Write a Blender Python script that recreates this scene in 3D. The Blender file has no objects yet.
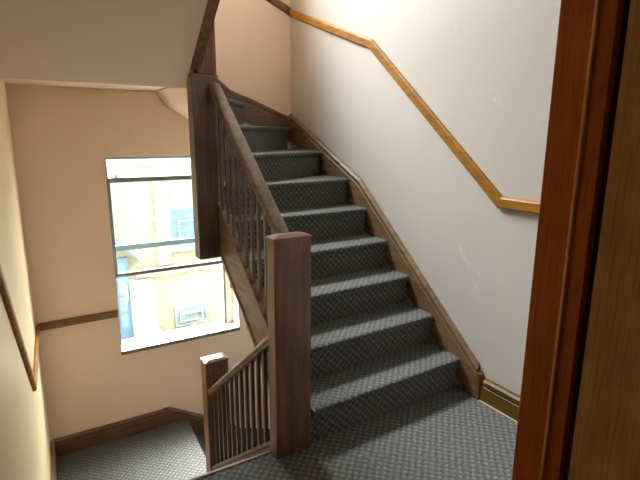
import bpy, bmesh, math, random
from mathutils import Vector, Matrix
random.seed(4)
C = bpy.context.scene.collection
SC = bpy.context.scene

# ---------------------------------------------------------------- materials
def new_mat(name):
    m = bpy.data.materials.new(name); m.use_nodes = True
    nt = m.node_tree; nt.nodes.clear()
    out = nt.nodes.new('ShaderNodeOutputMaterial'); b = nt.nodes.new('ShaderNodeBsdfPrincipled')
    nt.links.new(b.outputs[0], out.inputs[0])
    return m, nt, b
def node(nt, t, **kw):
    n = nt.nodes.new(t)
    for k, v in kw.items():
        if k in n.inputs: n.inputs[k].default_value = v
        else: setattr(n, k, v)
    return n
def ramp(nt, stops):
    r = nt.nodes.new('ShaderNodeValToRGB'); e = r.color_ramp.elements
    while len(e) < len(stops): e.new(0.5)
    for i, (p, c) in enumerate(stops):
        e[i].position = p; e[i].color = (*c, 1)
    return r
def mathn(nt, op, a, b=None):
    n = nt.nodes.new('ShaderNodeMath'); n.operation = op
    for i, v in enumerate((a, b)):
        if v is None: continue
        if isinstance(v, (int, float)): n.inputs[i].default_value = v
        else: nt.links.new(v, n.inputs[i])
    return n.outputs[0]
def mixc(nt, f, a, b, mode='MIX'):
    n = nt.nodes.new('ShaderNodeMix'); n.data_type = 'RGBA'; n.blend_type = mode
    if isinstance(f, (int, float)): n.inputs[0].default_value = f
    else: nt.links.new(f, n.inputs[0])
    for i, v in ((6, a), (7, b)):
        if isinstance(v, tuple): n.inputs[i].default_value = (*v, 1)
        else: nt.links.new(v, n.inputs[i])
    return n.outputs[2]
def bump(nt, b, h, strength, dist):
    n = node(nt, 'ShaderNodeBump', Strength=strength, Distance=dist)
    nt.links.new(h, n.inputs['Height']); nt.links.new(n.outputs[0], b.inputs['Normal'])

def plain(name, col, rough=0.5, metal=0.0, var=0.08):
    m, nt, b = new_mat(name)
    tc = node(nt, 'ShaderNodeTexCoord'); n = node(nt, 'ShaderNodeTexNoise', Scale=9.0, Detail=5.0)
    nt.links.new(tc.outputs['Object'], n.inputs[0])
    r = ramp(nt, [(0.3, tuple(c*(1-var) for c in col)), (0.7, tuple(min(1, c*(1+var)) for c in col))])
    nt.links.new(n.outputs[0], r.inputs[0]); nt.links.new(r.outputs[0], b.inputs['Base Color'])
    b.inputs['Roughness'].default_value = rough; b.inputs['Metallic'].default_value = metal
    return m

def paint(name, col, patches=False, rough=0.55):
    m, nt, b = new_mat(name)
    tc = node(nt, 'ShaderNodeTexCoord')
    n = node(nt, 'ShaderNodeTexNoise', Scale=1.7, Detail=6.0, Roughness=0.6)
    nt.links.new(tc.outputs['Object'], n.inputs[0])
    r = ramp(nt, [(0.25, tuple(c*0.955 for c in col)), (0.75, tuple(min(1, c*1.03) for c in col))])
    nt.links.new(n.outputs[0], r.inputs[0]); colr = r.outputs[0]
    if patches:   # scuffs and filler marks on the old plaster
        mp = node(nt, 'ShaderNodeMapping'); mp.inputs['Scale'].default_value = (1, 2.2, 1.1)
        nt.links.new(tc.outputs['Object'], mp.inputs[0])
        n2 = node(nt, 'ShaderNodeTexNoise', Scale=3.1, Detail=9.0, Roughness=0.72, Distortion=0.8)
        nt.links.new(mp.outputs[0], n2.inputs[0])
        r2 = ramp(nt, [(0.62, (0, 0, 0)), (0.66, (1, 1, 1))]); nt.links.new(n2.outputs[0], r2.inputs[0])
        f = mathn(nt, 'MULTIPLY', r2.outputs[0], 0.6)
        colr = mixc(nt, f, colr, tuple(min(1, c*1.2) for c in col))
    nt.links.new(colr, b.inputs['Base Color'])
    b.inputs['Roughness'].default_value = rough; b.inputs['Specular IOR Level'].default_value = 0.35
    n3 = node(nt, 'ShaderNodeTexNoise', Scale=95.0, Detail=4.0); nt.links.new(tc.outputs['Object'], n3.inputs[0])
    n4 = node(nt, 'ShaderNodeTexNoise', Scale=6.0, Detail=4.0); nt.links.new(tc.outputs['Object'], n4.inputs[0])
    h = mathn(nt, 'ADD', mathn(nt, 'MULTIPLY', n3.outputs[0], 0.25), n4.outputs[0])
    bump(nt, b, h, 0.25, 0.008)
    return m

def wood(name, dark, light, axis='Z', rough=0.38, scale=1.0, coat=0.15):
    m, nt, b = new_mat(name)
    tc = node(nt, 'ShaderNodeTexCoord'); mp = node(nt, 'ShaderNodeMapping')
    s = {'X': (1.6, 26, 26), 'Y': (26, 1.6, 26), 'Z': (26, 26, 1.6)}[axis]
    mp.inputs['Scale'].default_value = tuple(v*scale for v in s)
    nt.links.new(tc.outputs['Object'], mp.inputs[0])
    n = node(nt, 'ShaderNodeTexNoise', Scale=1.6, Detail=8.0, Roughness=0.62, Distortion=0.5)
    nt.links.new(mp.outputs[0], n.inputs[0])
    mp2 = node(nt, 'ShaderNodeMapping'); mp2.inputs['Scale'].default_value = tuple(v*4*scale for v in s)
    nt.links.new(tc.outputs['Object'], mp2.inputs[0])
    n2 = node(nt, 'ShaderNodeTexNoise', Scale=2.5, Detail=3.0); nt.links.new(mp2.outputs[0], n2.inputs[0])
    n3 = node(nt, 'ShaderNodeTexNoise', Scale=5.0, Detail=4.0); nt.links.new(tc.outputs['Object'], n3.inputs[0])
    mid = tuple((a+c)/2 for a, c in zip(dark, light))
    r = ramp(nt, [(0.3, dark), (0.5, mid), (0.72, light)]); nt.links.new(n.outputs[0], r.inputs[0])
    r2 = ramp(nt, [(0.36, (0.55, 0.55, 0.55)), (0.5, (1, 1, 1))]); nt.links.new(n2.outputs[0], r2.inputs[0])
    c1 = mixc(nt, 0.55, r.outputs[0], r2.outputs[0], 'MULTIPLY')
    r3 = ramp(nt, [(0.35, (0.7, 0.66, 0.62)), (0.65, (1.15, 1.12, 1.1))]); nt.links.new(n3.outputs[0], r3.inputs[0])
    c2 = mixc(nt, 0.6, c1, r3.outputs[0], 'MULTIPLY')
    nt.links.new(c2, b.inputs['Base Color'])
    b.inputs['Roughness'].default_value = rough; b.inputs['Coat Weight'].default_value = coat
    b.inputs['Coat Roughness'].default_value = 0.3; b.inputs['Specular IOR Level'].default_value = 0.5 if coat else 0.25
    bump(nt, b, n2.outputs[0], 0.12, 0.002)
    return m

def carpet(name):
    # basket weave: squares of short stripes turned alternately
    m, nt, b = new_mat(name)
    uv = node(nt, 'ShaderNodeUVMap'); uv.uv_map = 'UVMap'
    nz = node(nt, 'ShaderNodeTexNoise', Scale=14.0, Detail=2.0); nt.links.new(uv.outputs[0], nz.inputs[0])
    off = nt.nodes.new('ShaderNodeVectorMath'); off.operation = 'SCALE'; off.inputs[3].default_value = 0.009
    nt.links.new(nz.outputs['Color'], off.inputs[0])
    add = nt.nodes.new('ShaderNodeVectorMath'); add.operation = 'ADD'
    nt.links.new(uv.outputs[0], add.inputs[0]); nt.links.new(off.outputs[0], add.inputs[1])
    sep = node(nt, 'ShaderNodeSeparateXYZ'); nt.links.new(add.outputs[0], sep.inputs[0])
    u, v = sep.outputs[0], sep.outputs[1]
    cell = 0.0215
    cu = mathn(nt, 'FLOOR', mathn(nt, 'DIVIDE', u, cell)); cv = mathn(nt, 'FLOOR', mathn(nt, 'DIVIDE', v, cell))
    par = mathn(nt, 'FLOORED_MODULO', mathn(nt, 'ADD', cu, cv), 2.0)
    k = math.pi*2/(cell/2)
    su = mathn(nt, 'ADD', mathn(nt, 'MULTIPLY', mathn(nt, 'SINE', mathn(nt, 'MULTIPLY', u, k)), 0.5), 0.5)
    sv = mathn(nt, 'ADD', mathn(nt, 'MULTIPLY', mathn(nt, 'SINE', mathn(nt, 'MULTIPLY', v, k)), 0.5), 0.5)
    inv = mathn(nt, 'SUBTRACT', 1.0, par)
    h = mathn(nt, 'ADD', mathn(nt, 'MULTIPLY', su, par), mathn(nt, 'MULTIPLY', sv, inv))
    # dome of each square
    fu = mathn(nt, 'ABSOLUTE', mathn(nt, 'SINE', mathn(nt, 'MULTIPLY', u, math.pi/cell)))
    fv = mathn(nt, 'ABSOLUTE', mathn(nt, 'SINE', mathn(nt, 'MULTIPLY', v, math.pi/cell)))
    dome = mathn(nt, 'POWER', mathn(nt, 'MULTIPLY', fu, fv), 0.4)
    n = node(nt, 'ShaderNodeTexNoise', Scale=420.0, Detail=3.0); nt.links.new(uv.outputs[0], n.inputs[0])
    tone = mathn(nt, 'ADD', mathn(nt, 'MULTIPLY', h, 0.22), mathn(nt, 'MULTIPLY', dome, 0.15))
    tone = mathn(nt, 'ADD', tone, mathn(nt, 'MULTIPLY', par, 0.24))
    tone = mathn(nt, 'ADD', tone, mathn(nt, 'MULTIPLY', mathn(nt, 'SUBTRACT', n.outputs[0], 0.5), 0.5))
    n5 = node(nt, 'ShaderNodeTexNoise', Scale=55.0, Detail=3.0); nt.links.new(uv.outputs[0], n5.inputs[0])
    tone = mathn(nt, 'ADD', tone, mathn(nt, 'MULTIPLY', mathn(nt, 'SUBTRACT', n5.outputs[0], 0.35), 0.75))
    r = ramp(nt, [(0.05, (0.034, 0.035, 0.032)), (0.45, (0.082, 0.084, 0.079)), (0.95, (0.25, 0.257, 0.243))])
    nt.links.new(tone, r.inputs[0]); nt.links.new(r.outputs[0], b.inputs['Base Color'])
    b.inputs['Roughness'].default_value = 0.95; b.inputs['Specular IOR Level'].default_value = 0.1
    b.inputs['Sheen Weight'].default_value = 0.15
    hh = mathn(nt, 'ADD', mathn(nt, 'MULTIPLY', dome, 0.8), mathn(nt, 'MULTIPLY', h, 0.35))
    bump(nt, b, hh, 0.45, 0.003)
    return m

def brick(name):
    m, nt, b = new_mat(name)
    tc = node(nt, 'ShaderNodeTexCoord')
    sep = node(nt, 'ShaderNodeSeparateXYZ'); nt.links.new(tc.outputs['Object'], sep.inputs[0])
    cmb = node(nt, 'ShaderNodeCombineXYZ'); nt.links.new(sep.outputs[0], cmb.inputs[0]); nt.links.new(sep.outputs[2], cmb.inputs[1])
    bt = nt.nodes.new('ShaderNodeTexBrick')
    bt.inputs['Color1'].default_value = (0.120, 0.116, 0.068, 1); bt.inputs['Color2'].default_value = (0.105, 0.097, 0.048, 1)
    bt.inputs['Mortar'].default_value = (0.13, 0.125, 0.11, 1)
    for k, v in (('Scale', 1.0), ('Brick Width', 0.225), ('Row Height', 0.075), ('Mortar Size', 0.008)): bt.inputs[k].default_value = v
    nt.links.new(cmb.outputs[0], bt.inputs[0])
    nt.links.new(bt.outputs[0], b.inputs['Base Color']); b.inputs['Roughness'].default_value = 0.9
    return m

def speckle(name, base, spot, spot2):
    m, nt, b = new_mat(name)
    tc = node(nt, 'ShaderNodeTexCoord')
    v = node(nt, 'ShaderNodeTexVoronoi', Scale=55.0); nt.links.new(tc.outputs['Object'], v.inputs[0])
    r = ramp(nt, [(0.0, spot), (0.3, base), (0.75, base), (1.0, spot2)])
    sp = node(nt, 'ShaderNodeSeparateColor'); nt.links.new(v.outputs['Color'], sp.inputs[0])
    nt.links.new(sp.outputs[0], r.inputs[0]); nt.links.new(r.outputs[0], b.inputs['Base Color'])
    b.inputs['Roughness'].default_value = 0.35
    return m

def glass(name, tint=(0.93, 0.97, 0.98)):
    m = bpy.data.materials.new(name); m.use_nodes = True; nt = m.node_tree; nt.nodes.clear()
    out = nt.nodes.new('ShaderNodeOutputMaterial'); mx = nt.nodes.new('ShaderNodeMixShader')
    t = nt.nodes.new('ShaderNodeBsdfTransparent'); g = nt.nodes.new('ShaderNodeBsdfGlossy')
    t.inputs[0].default_value = (*tint, 1); g.inputs['Roughness'].default_value = 0.02
    mx.inputs[0].default_value = 0.05
    nt.links.new(t.outputs[0], mx.inputs[1]); nt.links.new(g.outputs[0], mx.inputs[2]); nt.links.new(mx.outputs[0], out.inputs[0])
    return m

def leafy(name, a, c):
    m, nt, b = new_mat(name)
    tc = node(nt, 'ShaderNodeTexCoord'); n = node(nt, 'ShaderNodeTexNoise', Scale=14.0, Detail=3.0)
    nt.links.new(tc.outputs['Object'], n.inputs[0])
    r = ramp(nt, [(0.35, a), (0.65, c)]); nt.links.new(n.outputs[0], r.inputs[0]); nt.links.new(r.outputs[0], b.inputs['Base Color'])
    b.inputs['Roughness'].default_value = 0.7
    return m

M = dict(
    peach=paint('peach_wall_paint', (0.775, 0.63, 0.515)),
    cream=paint('cream_wall_paint', (0.745, 0.59, 0.375), rough=0.4),
    pale=paint('pale_wall_paint', (0.56, 0.525, 0.49), patches=True),
    soffit=paint('soffit_paint', (0.72, 0.58, 0.47)),
    oak=wood('dark_oak_vertical', (0.105, 0.044, 0.018), (0.26, 0.115, 0.05), 'Z'),
    oak_y=wood('dark_oak_along', (0.095, 0.056, 0.024), (0.27, 0.168, 0.082), 'Y', rough=0.5, coat=0.03),
    oak_x=wood('dark_oak_across', (0.075, 0.036, 0.017), (0.20, 0.105, 0.052), 'X'),
    baluster=wood('baluster_oak', (0.07, 0.036, 0.02), (0.17, 0.095, 0.052), 'Z'),
    golden=wood('golden_oak', (0.23, 0.092, 0.010), (0.46, 0.215, 0.028), 'Y', rough=0.5, coat=0.0),
    golden_x=wood('golden_oak_across', (0.12, 0.060, 0.022), (0.27, 0.15, 0.06), 'X', rough=0.42),
    skirt=wood('skirting_oak', (0.09, 0.046, 0.006), (0.17, 0.092, 0.014), 'Y', rough=0.5, coat=0.0),
    jamb=wood('varnished_red_oak', (0.31, 0.068, 0.001), (0.50, 0.125, 0.002), 'Z', rough=0.35, scale=0.6, coat=0.0),
    jamb_pale=wood('pale_red_oak_edge', (0.46, 0.17, 0.03), (0.62, 0.27, 0.06), 'Z', rough=0.3),  # paler orange than the jamb, for the door stop
    oak_sheen=wood('dark_oak_grey_sheen', (0.10, 0.068, 0.046), (0.22, 0.165, 0.12), 'Z', rough=0.45),  # same oak, greyed and lightened to put its sheen into the colour
    gap_shade=plain('painted_gap_shade', (0.02, 0.008, 0.004), 0.6),
    leaf=wood('door_veneer', (0.44, 0.225, 0.075), (0.58, 0.32, 0.12), 'Z', rough=0.4, scale=0.5, coat=0.0),
    endgrain=wood('newel_cap_oak', (0.14, 0.075, 0.040), (0.30, 0.175, 0.10), 'X', rough=0.28),
    carpet=carpet('grey_basket_weave_carpet'),
    edge=plain('worn_carpet_edge', (0.33, 0.27, 0.19), 0.8),
    chip=plain('paint_chip', (0.8, 0.77, 0.7), 0.7),
    metal=plain('dark_sash_metal', (0.11, 0.12, 0.125), 0.7, 0.0),
    metal_glare=plain('sash_metal_glare', (0.42, 0.58, 0.62), 0.4, 0.3),  # sash metal lightened blue-grey to paint in veiling glare
    white=plain('white_gloss_paint', (0.80, 0.78, 0.74), 0.4, var=0.02),
    sill=speckle('speckled_stone_sill', (0.20, 0.195, 0.17), (0.045, 0.035, 0.012), (0.10, 0.09, 0.05)),
    brick=brick('yellow_brick'),
    stone=plain('pale_stone', (0.13, 0.12, 0.105), 0.8, var=0.06),
    render=plain('white_render_and_glare', (0.21, 0.21, 0.195), 0.8, var=0.03),
    bluedoor=plain('blue_painted_door', (0.022, 0.058, 0.100), 0.5, var=0.06),
    teal=plain('teal_glazing', (0.060, 0.110, 0.118), 0.25, var=0.15),
    bluepane=plain('pale_blue_glazing', (0.04, 0.085, 0.125), 0.25, var=0.1),
    paving=plain('pale_paving', (0.35, 0.345, 0.33), 0.9, var=0.06),
    leaf_green=leafy('shrub_leaves', (0.05, 0.10, 0.045), (0.12, 0.2, 0.10)),
    glass=glass('clear_glass'),
    rear=paint('brown_room_paint', (0.20, 0.15, 0.11)),
    roof=plain('roof_board', (0.4, 0.38, 0.35), 0.9),
    bars=plain('pale_steel_bars', (0.09, 0.11, 0.11), 0.5, var=0.03),
    hood=plain('grey_blue_hood', (0.04, 0.055, 0.06), 0.5, var=0.04),
)

# ---------------------------------------------------------------- mesh helpers
def link(name, bm, mat, parent=None, kind=None, smooth=False, bevel=0.0, uv=None):
    bmesh.ops.recalc_face_normals(bm, faces=bm.faces)
    if bevel:
        bmesh.ops.remove_doubles(bm, verts=bm.verts, dist=1e-5)
        es = [e for e in bm.edges if len(e.link_faces) == 2 and e.calc_face_angle(0) > 0.5]
        bmesh.ops.bevel(bm, geom=es, offset=bevel, segments=2, affect='EDGES', profile=0.6)
    if uv == 'xy':
        l = bm.loops.layers.uv.new('UVMap')
        for f in bm.faces:
            for lp in f.loops: lp[l].uv = (lp.vert.co.x, lp.vert.co.y + lp.vert.co.z)
    me = bpy.data.meshes.new(name); bm.to_mesh(me); bm.free(); me.materials.append(M[mat])
    if smooth:
        for p in me.polygons: p.use_smooth = True
    o = bpy.data.objects.new(name, me); C.objects.link(o)
    if parent: o.parent = parent; o.matrix_parent_inverse = Matrix.Translation(-Vector(parent.location)) if parent.location.length else Matrix()
    if kind: o['kind'] = kind
    return o
def thing(name, label, cat, loc=(0, 0, 0), group=None):
    o = bpy.data.objects.new(name, None); C.objects.link(o); o.location = loc
    o['label'] = label; o['category'] = cat
    if group: o['group'] = group
    return o
def empty_struct(name, loc=(0, 0, 0)):
    o = bpy.data.objects.new(name, None); C.objects.link(o); o.location = loc; o['kind'] = 'structure'; return o
def box(bm, x0, x1, y0, y1, z0, z1):
    v = [bm.verts.new(p) for p in ((x0, y0, z0), (x1, y0, z0), (x1, y1, z0), (x0, y1, z0), (x0, y0, z1), (x1, y0, z1), (x1, y1, z1), (x0, y1, z1))]
    for f in ((0, 3, 2, 1), (4, 5, 6, 7), (0, 1, 5, 4), (1, 2, 6, 5), (2, 3, 7, 6), (3, 0, 4, 7)): bm.faces.new([v[i] for i in f])
def B(*a):
    bm = bmesh.new(); box(bm, *a); return bm
def prism(pts, z0, z1):
    bm = bmesh.new()
    a = [bm.verts.new((x, y, z0)) for x, y in pts]; b = [bm.verts.new((x, y, z1)) for x, y in pts]
    bm.faces.new(a[::-1]); bm.faces.new(b); n = len(pts)
    for i in range(n): bm.faces.new((a[i], a[(i+1) % n], b[(i+1) % n], b[i]))
    return bm
def loft(sections, closed=True):
    bm = bmesh.new(); rows = [[bm.verts.new(p) for p in s] for s in sections]; n = len(rows[0])
    for r0, r1 in zip(rows, rows[1:]):
        for i in range(n if closed else n-1): bm.faces.new((r0[i], r0[(i+1) % n], r1[(i+1) % n], r1[i]))
    bm.faces.new(rows[0][::-1]); bm.faces.new(rows[-1])
    return bm
def along_y(prof, y0, z0, y1, z1):
    """profile of (x, dz) swept from y0 to y1 with vertical end cuts"""
    return loft([[(x, y0, z0+d) for x, d in prof], [(x, y1, z1+d) for x, d in prof]])
def board(path, prof, place):
    """path of (s, z); prof of (offset across, depth); mitred; place(s, z, depth) -> xyz"""
    P = [Vector(p) for p in path]; secs = []
    for i, p in enumerate(P):
        ds = []
        if i > 0: ds.append((P[i]-P[i-1]).normalized())
        if i < len(P)-1: ds.append((P[i+1]-P[i]).normalized())
        if len(ds) == 2:
            n0 = Vector((-ds[0].y, ds[0].x)); n1 = Vector((-ds[1].y, ds[1].x))
            m = (n0+n1).normalized(); m = m / m.dot(n0)
        else:
            d = ds[0]; m = Vector((0, 1/abs(d.x)))
            if d.x < 0: m = -m
        secs.append([place(p.x+m.x*o, p.y+m.y*o, dep) for o, dep in prof])
    return loft(secs)

# ---------------------------------------------------------------- key dimensions (metres)
R = 0.195; G = 0.239; Y1 = 1.85
XR = 2.14; YB = 4.04; XS = 2.113
DROP = 1.04; F2F = 11*R + DROP
def XL(y): return -0.045 - 0.045*(YB-y)
right = lambda s, z, d: (XR-0.0006-d, s, z)
back = lambda s, z, d: (s, YB-0.0006-d, z)
left = lambda s, z, d: (XL(s)+d, s, z)

# ---------------------------------------------------------------- room shell
link('wall_right', B(XR, XR+0.2, -1.6, YB+0.35, -3.6, 6.6), 'pale', kind='structure')
wx0, wx1, wz0, wz1 = 0.535, 1.572, -0.29, 1.315
bm = bmesh.new()
box(bm, -0.4, wx0, YB, YB+0.24, -3.6, 6.6); box(bm, wx1, XR, YB, YB+0.24, -3.6, 6.6)
box(bm, wx0, wx1, YB, YB+0.24, -3.6, wz0); box(bm, wx0, wx1, YB, YB+0.24, wz1, wz0+F2F); box(bm, wx0, wx1, YB, YB+0.24, wz1+F2F, 6.6)
bmesh.ops.remove_doubles(bm, verts=bm.verts, dist=1e-5)
link('wall_back', bm, 'peach', kind='structure')
link('wall_left', prism([(XL(YB+0.3), YB+0.3), (XL(-1.6), -1.6), (XL(-1.6)-0.3, -1.6), (XL(YB+0.3)-0.3, YB+0.3)], -3.6, 6.6), 'cream', kind='structure')
link('wall_rear', B(-0.8, XR+0.2, -1.8, -1.6, -3.6, 6.6), 'rear', kind='structure')
link('ceiling_shaft', B(-0.8, XR+0.2, -1.8, YB+0.3, 6.6, 6.75), 'soffit', kind='structure')
link('floor_bottom', B(-0.8, XR+0.2, -1.8, YB+0.3, -3.75, -3.6), 'carpet', kind='structure', uv='xy')
# landing the camera stands on
link('floor', prism([(XL(-1.6)-0.02, -1.6), (XR, -1.6), (XR, 1.875), (0.97, 1.875), (0.97, 1.885), (XL(1.885)-0.02, 1.885)], -0.22, 0.0), 'carpet', kind='structure', uv='xy')
link('trim_1', B(XL(1.9), 0.872, 1.883, 1.899, -0.03, 0.004), 'edge', kind='structure', bevel=0.004)
# lower half landing
NX0, NX1 = 0.875, 1.032
landing = [(XL(2.83)-0.02, 2.83), (0.90, 2.83), (0.90, 2.99), (0.985, 2.99), (1.035, YB), (XL(YB)-0.02, YB)]
link('floor_half_landing', prism(landing, -DROP-0.325, -DROP), 'carpet', kind='structure', uv='xy')
# upper half landing: painted underside and carpeted deck
up_l = [(XL(3.0)-0.02, 3.0), (0.93, 3.0), (0.935, YB), (XL(YB)-0.02, YB)]
link('ceiling', prism(up_l, 1.82, 2.05), 'soffit', kind='structure')
link('floor_upper_landing', prism([(XL(2.83)-0.02, 2.95), (0.90, 2.95), (0.985, 2.99), (1.035, YB), (XL(YB)-0.02, YB)], 2.06, 2.145), 'carpet', kind='structure', uv='xy')
# sloping plaster underside of the next flight, rising overhead on the left
sl = 0.812
yt = 1.50; zt = 1.764+sl*(3.0-yt)
prof = lambda x: None
bm = loft([[(XL(3.0)-0.02, 3.0, 1.764), (0.875, 3.0, 1.764), (0.875, 3.0, 2.03), (XL(3.0)-0.02, 3.0, 2.03)],
           [(XL(yt)-0.02, yt, zt), (0.875, yt, zt), (0.875, yt, zt+0.266), (XL(yt)-0.02, yt, zt+0.266)]])
link('ceiling_slope', bm, 'soffit', kind='structure')
link('ceiling_landing', B(-0.5, XR, -1.6, 1.86, 2.96, F2F), 'soffit', kind='structure')
# upper flight over the right side (plaster slab)
bm = loft([[(1.03, 1.7, 2.90), (XR, 1.7, 2.90), (XR, 1.7, 3.1), (1.03, 1.7, 3.1)], [(1.03, 2.95, 3.92), (XR, 2.95, 3.92), (XR, 2.95, 4.12), (1.03, 2.95, 4.12)]])
link('ceiling_upper_flight', bm, 'soffit', kind='structure')
# curved plaster underside of the winders
def winder_soffit(dz):
    c0 = Vector((1.0, 2.95)); bm = bmesh.new(); rows = []
    angs = [93, 91.5, 90, 88.5, 87, 84, 80] + list(range(75, -1, -5))
    for a in angs:
        t = math.radians(a); d = Vector((math.cos(t), math.sin(t)))
        z = 0.76+0.0106*a
        if a > 86: z += (1.82-(0.76+0.0106*93))*((a-86)/7.0)**1.6
        lim = []
        if d.x > 1e-6: lim.append((XR-c0.x)/d.x)
        if d.y > 1e-6: lim.append((YB-c0.y)/d.y)
        L = min(lim)
        rows.append([bm.verts.new((c0.x+d.x*L*k/6, c0.y+d.y*L*k/6, z+dz)) for k in range(0, 7)])
    top = [[bm.verts.new((v.co.x, v.co.y, v.co.z+0.03)) for v in r] for r in rows]
    for A in (rows, top):
        for r0, r1 in zip(A, A[1:]):
            for k in range(6): bm.faces.new((r0[k], r0[k+1], r1[k+1], r1[k]))
    return bm
link('ceiling_winder', winder_soffit(0), 'soffit', kind='structure', smooth=True)
sb = lambda y: R+0.815*(y-Y1)-0.305
link('ceiling_flight', loft([[(1.044, y, sb(y)-0.012), (XR, y, sb(y)-0.012), (XR, y, sb(y)+0.005), (1.044, y, sb(y)+0.005)] for y in (1.93, 2.96)]), 'soffit', kind='structure')

# ---------------------------------------------------------------- staircases
def step_mesh(A, Bp, Cp, D, z, r=R, drop=0.04):
    """A-Bp nosing line (left to right), D-Cp back line, top at z"""
    A, Bp, Cp, D = map(Vector, (A, Bp, Cp, D))
    d = (Bp-A).normalized(); inn = Vector((-d.y, d.x))
    bm = bmesh.new(); uvl = bm.loops.layers.uv.new('UVMap'); L = (Bp-A).length
    pr = [(0.030, z-r-drop), (0.022, z-0.046), (0.014, z-0.036), (0.003, z-0.030), (-0.002, z-0.019), (0.001, z-0.007), (0.010, z-0.001), (0.022, z)]
    rows = []; v = 0; prev = None
    for o, zz in pr:
        if prev: v += math.hypot(o-prev[0], zz-prev[1])
        prev = (o, zz)
        a = A+inn*o; b = Bp+inn*o
        rows.append((bm.verts.new((a.x, a.y, zz)), bm.verts.new((b.x, b.y, zz)), v))
    def face(vs, uvs):
        f = bm.faces.new(vs)
        for lp, u in zip(f.loops, uvs): lp[uvl].uv = u
    for (a0, b0, v0), (a1, b1, v1) in zip(rows, rows[1:]):
        face((a0, b0, b1, a1), ((0, v0), (L, v0), (L, v1), (0, v1)))
    a1, b1, v1 = rows[-1]
    def uvt(p): q = Vector((p.co.x, p.co.y))-A; return (q.dot(d), v1+q.dot(inn)-0.022)
    c1 = bm.verts.new((Cp.x, Cp.y, z)); d1 = bm.verts.new((D.x, D.y, z))
    face((a1, b1, c1, d1), [uvt(p) for p in (a1, b1, c1, d1)])
    zb = z-r-drop
    c0 = bm.verts.new((Cp.x, Cp.y, zb)); d0 = bm.verts.new((D.x, D.y, zb))
    face((d1, c1, c0, d0), ((0, 0), (L, 0), (L, r), (0, r)))
    face((rows[0][0], d0, c0, rows[0][1]), ((0, 0), (0, 0), (0, 0), (0, 0)))
    face([r_[0] for r_ in rows]+[d1, d0], [(r_[0].co.y, r_[0].co.z) for r_ in rows]+[(D.y, z), (D.y, zb)])
    face([r_[1] for r_ in rows][::-1]+[c0, c1], [(r_[1].co.y, r_[1].co.z) for r_ in rows[::-1]]+[(Cp.y, zb), (Cp.y, z)])
    return bm

XI = 1.044
nos = [((XI if i else 1.073, Y1+G*i-(0.030 if i < 4 else 0.022)), (XS, Y1+G*i+0.006)) for i in range(5)]
nos += [((XI, 2.955), (XS, 3.06)), ((1.04, 2.975), (XS, 3.45)), ((1.03, 2.985), (XS, YB-0.027)), ((1.01, 2.99), (1.69, YB-0.027)), ((0.995, 2.99), (1.33, YB-0.027)), ((0.975, 2.99), (1.035, YB-0.027))]
MOULD = lambda t: [(0, 0), (0, 0.027), (t-0.050, 0.027), (t-0.046, 0.021), (t-0.040, 0.021), (t-0.036, 0.027), (t-0.016, 0.027), (t-0.006, 0.014), (t, 0.010), (t, 0)]
def build_staircase(label, group=None):
    st = thing('staircase', label, 'staircase', (1.58, 1.85, 0))
    if group: st['group'] = group
    for i in range(10):
        (a, b), (d, c) = nos[i], nos[i+1]
        k = 0.03 if i < 5 else 0.0
        pts = (a, b, (c[0], c[1]+k), (d[0], d[1]+k))
        link('carpeted_step', step_mesh(*pts, R*(i+1), drop=0.04 if i < 8 else 0.002), 'carpet', st)
    # board against the right wall
    p = board([(1.728, 0.145-0.20), (3.03, 1.228-0.225), (YB-0.002, 1.683-0.22)], MOULD(0.20), right)
    link('wall_string', p, 'oak_y', st)
    p = board([(XR-0.012, 1.64-0.21), (1.68, 1.815-0.21), (1.47, 1.885-0.21), (1.207, 2.09-0.21), (0.852, 2.30-0.21)], [(-o, d) for o, d in MOULD(0.20)], back)
    link('wall_string', p, 'oak_x', st)
    link('end_block', B(XR-0.034, XR-0.001, 1.697, 1.728, 0.001, 0.162), 'oak', st, bevel=0.003)
    # open-side string
    prof = [(1.0, -0.27), (1.0, -0.245), (0.995, -0.24), (0.995, -0.225), (1.002, -0.218), (1.002, 0.035), (0.996, 0.042), (0.996, 0.07), (1.044, 0.07), (1.044, -0.27)]
    y0, y1 = 1.900, 2.862
    link('outer_string', along_y(prof, y0, R+0.815*(y0-Y1), y1, R+0.815*(y1-Y1)), 'oak_y', st)
    return st
st1 = build_staircase('carpeted stairs climbing along the right wall, then winding left past the hanging newel')
def copy_tree(o, dz, label):
    c = o.copy(); C.objects.link(c); c.location = Vector(o.location)+Vector((0, 0, dz)); c['label'] = label
    for ch in list(o.children):
        d = ch.copy(); C.objects.link(d); d.parent = c; d.matrix_parent_inverse = ch.matrix_parent_inverse.copy()
    return c
st2 = copy_tree(st1, -F2F, 'carpeted stairs winding down behind the short newel from the lower half landing')

# flight down on the left
st3 = thing('staircase', 'short carpeted flight dropping left of the front newel to the lower half landing', 'staircase', (0.45, 1.9, 0))
g2 = 0.235; r2 = DROP/5
for k in range(1, 5):
    # nosing faces +Y, so its line runs right to left
    yk = 1.89+g2*k
    link('carpeted_step', step_mesh((0.888, yk), (XL(yk)+0.02, yk), (XL(yk-g2)+0.02, yk-g2-0.03), (0.888, yk-g2-0.03), -r2*k, r2), 'carpet', st3)
y0, y1 = 1.900, 2.862
zs = lambda y: -0.012-0.806*(y-1.983)
prof = [(0.893, -0.36), (0.893, -0.03), (0.886, -0.022), (0.886, 0.0), (0.938, 0.0), (0.938, -0.36)]
link('outer_string', along_y(prof, y0, zs(y0), y1, zs(y1)), 'oak_y', st3)
p = board([(1.6, 0.02), (1.75, 0.02), (2.95, -DROP+0.03), (3.0, -DROP+0.0)], MOULD(0.13), left)
link('wall_string', p, 'oak_y', st3)

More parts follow.
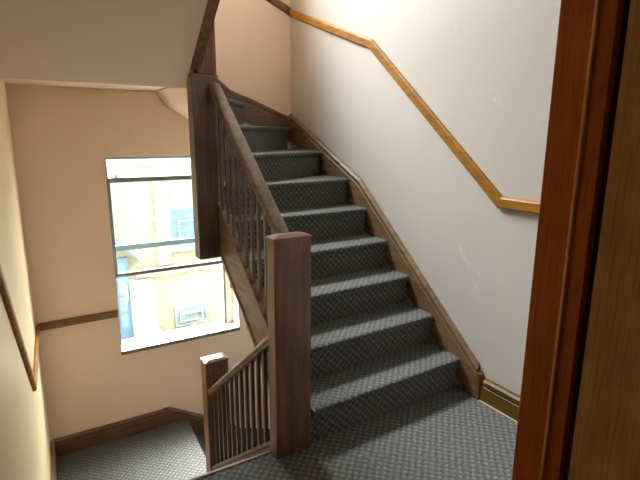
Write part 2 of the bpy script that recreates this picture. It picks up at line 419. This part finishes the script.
# ---------------------------------------------------------------- newel posts
def newel(label, x0, x1, y0, y1, z0, z1, extra=None, mat='oak'):
    t = thing('newel_post', label, 'newel post', ((x0+x1)/2, (y0+y1)/2, z0))
    link('post', B(x0, x1, y0, y1, z0, z1-0.012), mat, t, bevel=0.004)
    e = 0.003
    cx, cy = (x0+x1)/2, (y0+y1)/2; s = 0.62
    bm = loft([[(x0-e, y0-e, z1-0.012), (x1+e, y0-e, z1-0.012), (x1+e, y1+e, z1-0.012), (x0-e, y1+e, z1-0.012)],
               [(x0-e, y0-e, z1), (x1+e, y0-e, z1), (x1+e, y1+e, z1), (x0-e, y1+e, z1)],
               [(cx+(x-cx)*s, cy+(y-cy)*s, z1+0.010) for x, y in ((x0, y0), (x1, y0), (x1, y1), (x0, y1))]])
    link('cap', bm, 'endgrain', t)
    if extra: extra(t)
    return t
newel('tall square dark oak newel post standing on the landing carpet at the front', 0.876, 1.06, 1.82, 1.895, 0.0, 1.062)
newel('short dark oak newel post on the lower half landing, in front of the window wall', 0.875, 1.030, 2.865, 2.965, -DROP, 0.040)
def ext(t):
    link('upper_post', B(0.915, 1.030, 2.875, 2.955, 1.84, 3.25), 'oak', t, bevel=0.003)
newel('dark oak newel hanging down in front of the window with its lower end free', 0.875, 1.030, 2.865, 2.965, 0.735, 1.832, extra=ext, mat='oak_sheen')

# string and handrail of the flight above, seen from below
st4 = thing('stair_string', 'dark oak string board rising overhead from the top of the hanging newel', 'stair board', (0.9, 2.85, 1.84))
prof = [(0.877, 0.0), (0.877, 0.30), (0.925, 0.30), (0.925, 0.0)]
zz = lambda y: 1.764+sl*(3.0-y)-0.004
link('board', along_y(prof, 2.872, zz(2.872), 1.55, zz(1.55)), 'oak_y', st4)
link('moulding', along_y([(0.927, 0.02), (0.927, 0.05), (0.940, 0.05), (0.940, 0.02)], 2.872, zz(2.872), 1.55, zz(1.55)), 'oak_y', st4)

# ---------------------------------------------------------------- balustrades
def rail_prof(x0, x1, h):
    c = (x0+x1)/2; w = (x1-x0)/2; out = []
    for a in range(0, 181, 20):
        t = math.radians(a); out.append((c+w*math.cos(t), h/2-0.020+0.020*math.sin(t)))
    out += [(c-w, -0.002), (c-w*0.8, -h*0.25), (c-w*0.8, -h/2), (c+w*0.8, -h/2), (c+w*0.8, -h*0.25), (c+w, -0.002)]
    return out
def baluster_row(t, x, ya, yb, n, zlow, zhigh, w=0.018, d=0.020):
    for i in range(n):
        y = ya+(yb-ya)*(i+0.5)/n
        bm = bmesh.new()
        v = [bm.verts.new(p) for p in ((x-w/2, y-d/2, zlow(y-d/2)), (x+w/2, y-d/2, zlow(y-d/2)), (x+w/2, y+d/2, zlow(y+d/2)), (x-w/2, y+d/2, zlow(y+d/2)),
                                       (x-w/2, y-d/2, zhigh(y-d/2)), (x+w/2, y-d/2, zhigh(y-d/2)), (x+w/2, y+d/2, zhigh(y+d/2)), (x-w/2, y+d/2, zhigh(y+d/2)))]
        for f in ((0, 3, 2, 1), (4, 5, 6, 7), (0, 1, 5, 4), (1, 2, 6, 5), (2, 3, 7, 6), (3, 0, 4, 7)): bm.faces.new([v[i] for i in f])
        link('baluster', bm, 'baluster', t)
b1 = thing('balustrade', 'oak balustrade of slim square balusters rising from the front newel to the hanging newel', 'balustrade', (1.01, 1.9, 0.3))
hz = lambda y: 1.424+0.85*(y-2.46)
link('handrail', along_y(rail_prof(0.972, 1.044, 0.062), 1.899, hz(1.899), 2.861, hz(2.861)), 'oak_y', b1, smooth=False)
baluster_row(b1, 1.018, 1.90, 2.86, 11, lambda y: R+0.815*(y-Y1)+0.0705, lambda y: hz(y)-0.03)
b2 = thing('balustrade', 'oak balustrade sloping down from the front newel to the short newel by the window', 'balustrade', (0.91, 1.9, 0))
hl = lambda y: 0.155-0.775*(y-2.45)
link('handrail', along_y(rail_prof(0.880, 0.948, 0.052), 1.899, hl(1.899), 2.861, hl(2.861)), 'oak_y', b2)
baluster_row(b2, 0.914, 1.905, 2.86, 12, lambda y: zs(y)+0.0005, lambda y: hl(y)-0.025)

# ---------------------------------------------------------------- wall rails and skirtings
RAIL = lambda t: [(-t/2, 0), (-t/2, 0.012), (-t/2+0.008, 0.020), (t/2-0.012, 0.020), (t/2-0.004, 0.014), (t/2, 0.012), (t/2, 0)]
link('trim_2', board([(0.84, 1.153), (1.68, 1.153), (2.848, 2.105), (YB, 2.535)], RAIL(0.062), right), 'golden', kind='structure')
link('trim_3', board([(XR-0.004, 2.54), (1.97, 2.61), (1.05, 3.02), (-0.04, 3.15)], [(-o, d) for o, d in RAIL(0.062)], back), 'golden_x', kind='structure')
link('trim_4', board([(XL(YB)+0.01, 0.062), (wx0-0.005, 0.068)], RAIL(0.058), back), 'golden_x', kind='structure')
link('trim_5', board([(wx1+0.006, 0.065), (XR-0.01, -0.20)], RAIL(0.058), back), 'golden_x', kind='structure')
link('trim_6', board([(YB-0.02, 0.058), (3.06, 0.058), (1.85, 1.257), (0.9, 1.26)], [(-o, d) for o, d in RAIL(0.055)], left), 'golden', kind='structure')
link('baseboard_right', board([(0.83, 0.0), (1.694, 0.0)], MOULD(0.140), right), 'skirt', kind='structure')
link('trim_7', B(XR-0.040, XR-0.027, 0.83, 1.69, 0.0, 0.006), 'edge', kind='structure')
bb = empty_struct('baseboard_back', (0.4, YB, -DROP))
link('board', board([(XL(YB)+0.02, -DROP), (0.842, -DROP)], MOULD(0.150), back), 'oak_x', bb)
link('end_block', B(0.838, 0.870, YB-0.034, YB, -DROP, -DROP+0.168), 'oak_x', bb, bevel=0.003)
bm = bmesh.new(); bmesh.ops.create_icosphere(bm, subdivisions=2, radius=0.017)
for v in bm.verts: v.co = Vector((v.co.x*1.5*(1+0.3*math.sin(v.co.z*300)), v.co.y*0.5, v.co.z*0.7)) + Vector((0.858, YB-0.014, -DROP+0.176))
link('paint_chip', bm, 'chip', bb)
link('baseboard_left', board([(YB-0.028, -DROP), (2.98, -DROP)], [(-o, d) for o, d in MOULD(0.150)], left), 'oak_y', kind='structure')

# ---------------------------------------------------------------- windows
def make_window(name, dz):
    w = empty_struct(name, (1.05, 4.2, dz))
    y0 = 4.185
    def part(n, bm, mat, parent=w, bevel=0.0):
        for v in bm.verts: v.co.z += dz
        o = link(n, bm, mat, None, bevel=bevel); o.parent = parent; o.matrix_parent_inverse = parent.matrix_world.inverted() if parent.parent else Matrix.Translation(-Vector(parent.location))
        return o
    fr = bmesh.new()      # outer frame
    box(fr, wx0+0.012, wx0+0.030, y0, y0+0.09, wz0+0.02, wz1); box(fr, 1.487, 1.507, y0, y0+0.09, wz0+0.02, wz1)
    box(fr, wx0+0.03, 1.487, y0, y0+0.09, wz1-0.012, wz1); 
    part('frame', fr, 'metal')
    rv = bmesh.new(); box(rv, 1.507, wx1, y0+0.0, y0+0.09, wz0+0.02, wz1); part('reveal_panel', rv, 'white')
    lw = part('lower_sash', (lambda b: (box(b, 0.565, 1.487, y0+0.012, y0+0.026, 1.108, 1.146), box(b, 0.565, 1.487, y0+0.012, y0+0.026, 0.319, 0.352),
              box(b, 0.560, 0.580, y0+0.012, y0+0.026, 0.352, 1.114), box(b, 1.479, 1.487, y0+0.012, y0+0.026, 0.352, 1.114), b)[-1])(bmesh.new()), 'metal')
    us = part('upper_sash', (lambda b: (box(b, 0.565, 1.487, y0+0.055, y0+0.067, 0.535, 0.582), box(b, 0.565, 1.487, y0+0.055, y0+0.067, 1.290, 1.303),
              box(b, 0.565, 0.573, y0+0.055, y0+0.067, 0.582, 1.290), box(b, 1.479, 1.487, y0+0.055, y0+0.067, 0.582, 1.290), b)[-1])(bmesh.new()), 'metal_glare')
    part('lower_pane', B(0.580, 1.479, y0+0.018, y0+0.020, 0.352, 1.108), 'glass')
    part('upper_pane', B(0.573, 1.479, y0+0.060, y0+0.062, 0.582, 1.290), 'glass')
    lk = bmesh.new(); box(lk, 0.600, 0.665, y0+0.008, y0+0.030, 1.146, 1.154); box(lk, 0.618, 0.640, y0+0.004, y0+0.030, 1.154, 1.176); part('sash_lock', lk, 'metal_glare', bevel=0.002)
    part('sill', B(wx0-0.004, wx1+0.006, YB-0.012, y0+0.09, wz0-0.012, wz0+0.022), 'sill', bevel=0.004)
    return w
make_window('window_1', 0.0)
make_window('window_2', F2F)

# ---------------------------------------------------------------- doorway on the right (camera looks out through it)
JX = 1.18
link('wall_doorway', (lambda b: (box(b, JX+0.06, XR, 0.60, 0.80, 0, 2.96), box(b, XL(0.7)-0.02, JX+0.06, 0.60, 0.80, 2.12, 2.96), b)[-1])(bmesh.new()), 'pale', kind='structure')
dr = empty_struct('door_1', (JX, 0.7, 0))
bm = bmesh.new()
box(bm, JX, JX+0.06, 0.713, 0.803, 0, 2.08)
link('door_jamb', bm, 'jamb', dr, bevel=0.004)
link('door_stop', B(JX-0.005, JX+0.06, 0.702, 0.712, 0, 2.08), 'jamb_pale', dr, bevel=0.003)
link('jamb_rebate', B(JX+0.004, JX+0.06, 0.662, 0.700, 0, 2.08), 'jamb', dr)
link('door_head', B(XL(0.7), JX+0.06, 0.66, 0.803, 2.08, 2.12), 'jamb', dr)
link('door_architrave', B(JX+0.03, JX+0.115, 0.803, 0.818, 0, 2.15), 'jamb', dr, bevel=0.004)
link('hinge_gap_shade', B(JX+0.030, JX+0.06, 0.640, 0.662, 0, 2.08), 'gap_shade', dr)  # dark strip painted for the shade inside the hinge gap
link('door_leaf', B(JX+0.012, JX+0.056, -0.17, 0.640, 0.01, 2.07), 'leaf', dr, bevel=0.002)

bm = bmesh.new()   # street face of this building
box(bm, -9, wx0, YB+0.241, YB+0.265, -3.7, 9); box(bm, wx1, 12, YB+0.241, YB+0.265, -3.7, 9)
box(bm, wx0, wx1, YB+0.241, YB+0.265, -3.7, wz0); box(bm, wx0, wx1, YB+0.241, YB+0.265, wz1, wz0+F2F); box(bm, wx0, wx1, YB+0.241, YB+0.265, wz1+F2F, 9)
link('wall_outer', bm, 'stone', kind='structure')
# ---------------------------------------------------------------- outdoors: the building across the yard
F = 12.0; GZ = -3.46
nb = thing('building', 'yellow brick building with teal paned windows seen across the yard through the stair window', 'building', (3.5, F, GZ))
link('brick_wall', B(-8, 14, F, F+0.4, GZ, 0.75), 'brick', nb)
link('overexposed_wall', B(-8, 14, F-0.02, F+0.4, 0.75, 2.0), 'render', nb)  # top of the brickwork coloured white to hold its overexposed glare
link('brick_pier', B(2.60, 2.92, F-0.06, F, -1.70, 0.75), 'brick', nb)
link('stone_band', (lambda b: (box(b, 2.05, 9, F-0.14, F, -1.86, -1.74), box(b, 2.05, 9, F-0.08, F, -1.95, -1.86), b)[-1])(bmesh.new()), 'stone', nb, bevel=0.01)
link('plinth', B(1.98, 2.42, F-0.5, F, GZ, -1.99), 'render', nb, bevel=0.02)
link('plinth_foot', B(1.93, 2.50, F-0.56, F, GZ, -3.30), 'stone', nb, bevel=0.01)
def ext_window(x0, x1, z0, z1, nx, nz, inner):
    f = bmesh.new(); t = 0.045; y = F-0.03
    box(f, x0, x1, y, F+0.01, z0, z0+t); box(f, x0, x1, y, F+0.01, z1-t, z1)
    box(f, x0, x0+t, y, F+0.01, z0+t, z1-t); box(f, x1-t, x1, y, F+0.01, z0+t, z1-t)
    w = link('window', f, 'teal' if False else 'bars', nb)
    bars = bmesh.new()
    for i in range(1, nx): x = x0+(x1-x0)*i/nx; box(bars, x-0.007, x+0.007, y+0.005, F, z0+t, z1-t)
    for j in range(1, nz): z = z0+(z1-z0)*j/nz; box(bars, x0+t, x1-t, y+0.003, F, z-0.007, z+0.007)
    link('glazing_bars', bars, 'bars', w)
    link('glass', B(x0+t, x1-t, F-0.012, F-0.004, z0+t, z1-t), 'teal', w)
    ix0, ix1, iz0, iz1 = inner; q = 0.05
    q = 0.035; g = bmesh.new(); box(g, ix0, ix1, y-0.03, y+0.01, iz0, iz0+q); box(g, ix0, ix1, y-0.03, y+0.01, iz1-q, iz1)
    box(g, ix0, ix0+q, y-0.03, y+0.01, iz0+q, iz1-q); box(g, ix1-q, ix1, y-0.03, y+0.01, iz0+q, iz1-q)
    link('casement', g, 'stone', w)

ext_window(2.93, 4.15, -1.28, -0.29, 6, 4, (3.14, 3.94, -1.13, -0.62))
link('window_sill', B(2.86, 4.25, F-0.12, F, -1.37, -1.29), 'stone', nb, bevel=0.01)
ext_window(2.93, 3.78, -3.40, -2.85, 6, 3, (3.05, 3.66, -3.28, -3.04))
# blue glazed door
link('door_surround', B(1.887, 2.0, F-0.035, F-0.002, GZ, -1.96), 'render', nb)
bm = bmesh.new(); x0, x1, z0, z1 = 1.40, 1.885, GZ, -1.40
box(bm, x0, x1, F-0.06, F-0.005, z0, z1)
dd = link('blue_door', bm, 'bluedoor', nb)
for i in range(4):
    for j in range(2):
        a = x0+0.06+j*0.20; z = z0+0.32+i*0.42
        link('pane', B(a, a+0.155, F-0.068, F-0.058, z, z+0.34), 'bluepane', dd)
link('pull_handle', B(1.795, 1.825, F-0.12, F-0.06, -2.45, -2.10), 'white', dd, bevel=0.008)
hood = loft([[(1.25, F-0.22, -1.10), (1.25, F-0.22, -1.04), (1.25, F, -0.96), (1.25, F, -1.02)],
             [(1.62, F-0.22, -1.02), (1.62, F-0.22, -0.96), (1.62, F, -0.88), (1.62, F, -0.94)],
             [(2.05, F-0.22, -1.38), (2.05, F-0.22, -1.32), (2.05, F, -1.24), (2.05, F, -1.30)],
             [(2.22, F-0.22, -1.60), (2.22, F-0.22, -1.54), (2.22, F, -1.46), (2.22, F, -1.52)]])
link('door_hood', hood, 'hood', nb) if 'hood' in M else None
g = link('ground', B(-30, 30, YB+0.36, 40, GZ-0.2, GZ), 'paving', kind='structure')
labels = ['low green shrub at the left end of the row under the brick wall', 'low green shrub in the middle of the row under the brick wall',
          'low green shrub at the right end of the row under the brick wall']
for k, (x, s) in enumerate(((3.42, 0.75), (3.78, 0.9), (4.16, 1.05))):
    bm = bmesh.new(); rnd = random.Random(k)
    for i in range(150):
        a = rnd.uniform(0, 6.283); rr = rnd.uniform(0.02, 0.20)*s; h = rnd.uniform(0.0, 0.26)*s*(1-0.4*rr/0.2)
        c = Vector((x+rr*math.cos(a), F-0.35+rr*math.sin(a), GZ+h*1.6)); u = Vector((rnd.uniform(-1, 1), rnd.uniform(-1, 1), rnd.uniform(0.1, 1))).normalized()
        w = u.cross(Vector((0.3, 0.7, 0.2))).normalized()*0.018; u = u*0.06
        vs = [bm.verts.new(c), bm.verts.new(c+u*0.5+w), bm.verts.new(c+u), bm.verts.new(c+u*0.5-w)]; bm.faces.new(vs)
    sh = thing('shrub', labels[k], 'shrub', (x, F-0.35, GZ), 'shrubs under the brick wall across the yard')
    link('foliage', bm, 'leaf_green', sh)

# ---------------------------------------------------------------- light
w = bpy.data.worlds.new('sky'); SC.world = w; w.use_nodes = True
bg = w.node_tree.nodes['Background']; bg.inputs[0].default_value = (1.0, 0.985, 0.955, 1)
# cloudy sky, brightest around the veiled sun high over the far side of the yard
wn = w.node_tree; tcw = wn.nodes.new('ShaderNodeTexCoord'); dt = wn.nodes.new('ShaderNodeVectorMath'); dt.operation = 'DOT_PRODUCT'
SUN = Vector((-0.16, 0.56, 0.81)).normalized(); dt.inputs[1].default_value = SUN
wn.links.new(tcw.outputs['Generated'], dt.inputs[0])
dpos = mathn(wn, 'MAXIMUM', dt.outputs['Value'], 0.0)
lobe = mathn(wn, 'MULTIPLY', mathn(wn, 'POWER', dpos, 22.0), 155.0)
wn.links.new(mathn(wn, 'ADD', lobe, 36.0), bg.inputs[1])
for dz in (0.0, F2F):
    a = bpy.data.lights.new('window_portal', 'AREA'); a.shape = 'RECTANGLE'; a.size = 1.04; a.size_y = 1.62; a.cycles.is_portal = True
    o = bpy.data.objects.new('window_portal', a); C.objects.link(o); o.location = (1.05, YB+0.27, 0.51+dz); o.rotation_euler = (math.radians(-90), 0, 0)

# round fill lamp added out of view to warm the jamb and newel
lp = thing('fill_lamp', 'round warm white fill lamp added unseen in the room behind the doorway', 'lamp', (0.3, -0.7, 2.96))
bm = bmesh.new(); bmesh.ops.create_cone(bm, cap_ends=True, segments=32, radius1=0.15, radius2=0.15, depth=0.03)
bmesh.ops.translate(bm, verts=bm.verts, vec=(0.3, -0.7, 2.944)); link('base', bm, 'white', lp)
bm = bmesh.new(); bmesh.ops.create_uvsphere(bm, u_segments=32, v_segments=16, radius=0.13)
for v in bm.verts: v.co = Vector((v.co.x+0.3, v.co.y-0.7, v.co.z*0.5+2.89))
em = bpy.data.materials.new('fill_lamp_glow'); em.use_nodes = True; e = em.node_tree.nodes['Principled BSDF']
e.inputs['Emission Color'].default_value = (1.0, 0.72, 0.42, 1); e.inputs['Emission Strength'].default_value = 3.5
M['glow'] = em; link('globe', bm, 'glow', lp, smooth=True)

# ---------------------------------------------------------------- camera
cam = bpy.data.cameras.new('camera'); co = bpy.data.objects.new('camera', cam); C.objects.link(co)
yaw, pit, rol, fpx = 0.546010, 0.215111, 0.005411, 485.0
f = Vector((math.sin(yaw)*math.cos(pit), math.cos(yaw)*math.cos(pit), -math.sin(pit)))
r = Vector((math.cos(yaw), -math.sin(yaw), 0)); u = r.cross(f)
r_ = r*math.cos(rol)+u*math.sin(rol); u_ = -r*math.sin(rol)+u*math.cos(rol)
co.matrix_world = Matrix(((r_.x, u_.x, -f.x, 0), (r_.y, u_.y, -f.y, 0), (r_.z, u_.z, -f.z, 1.5), (0, 0, 0, 1)))
cam.sensor_width = 36; cam.lens = fpx*36/640; cam.clip_start = 0.02
SC.camera = co
SC.view_settings.view_transform = 'Standard'; SC.view_settings.look = 'None'; SC.view_settings.gamma = 1
SC.view_settings.use_curve_mapping = False
SC.view_settings.exposure = 0.54
SC.cycles.max_bounces = 12; SC.cycles.diffuse_bounces = 8; SC.cycles.transparent_max_bounces = 12
SC.cycles.use_denoising = True
SC.cycles.caustics_reflective = False; SC.cycles.caustics_refractive = False
SC.cycles.sample_clamp_indirect = 8
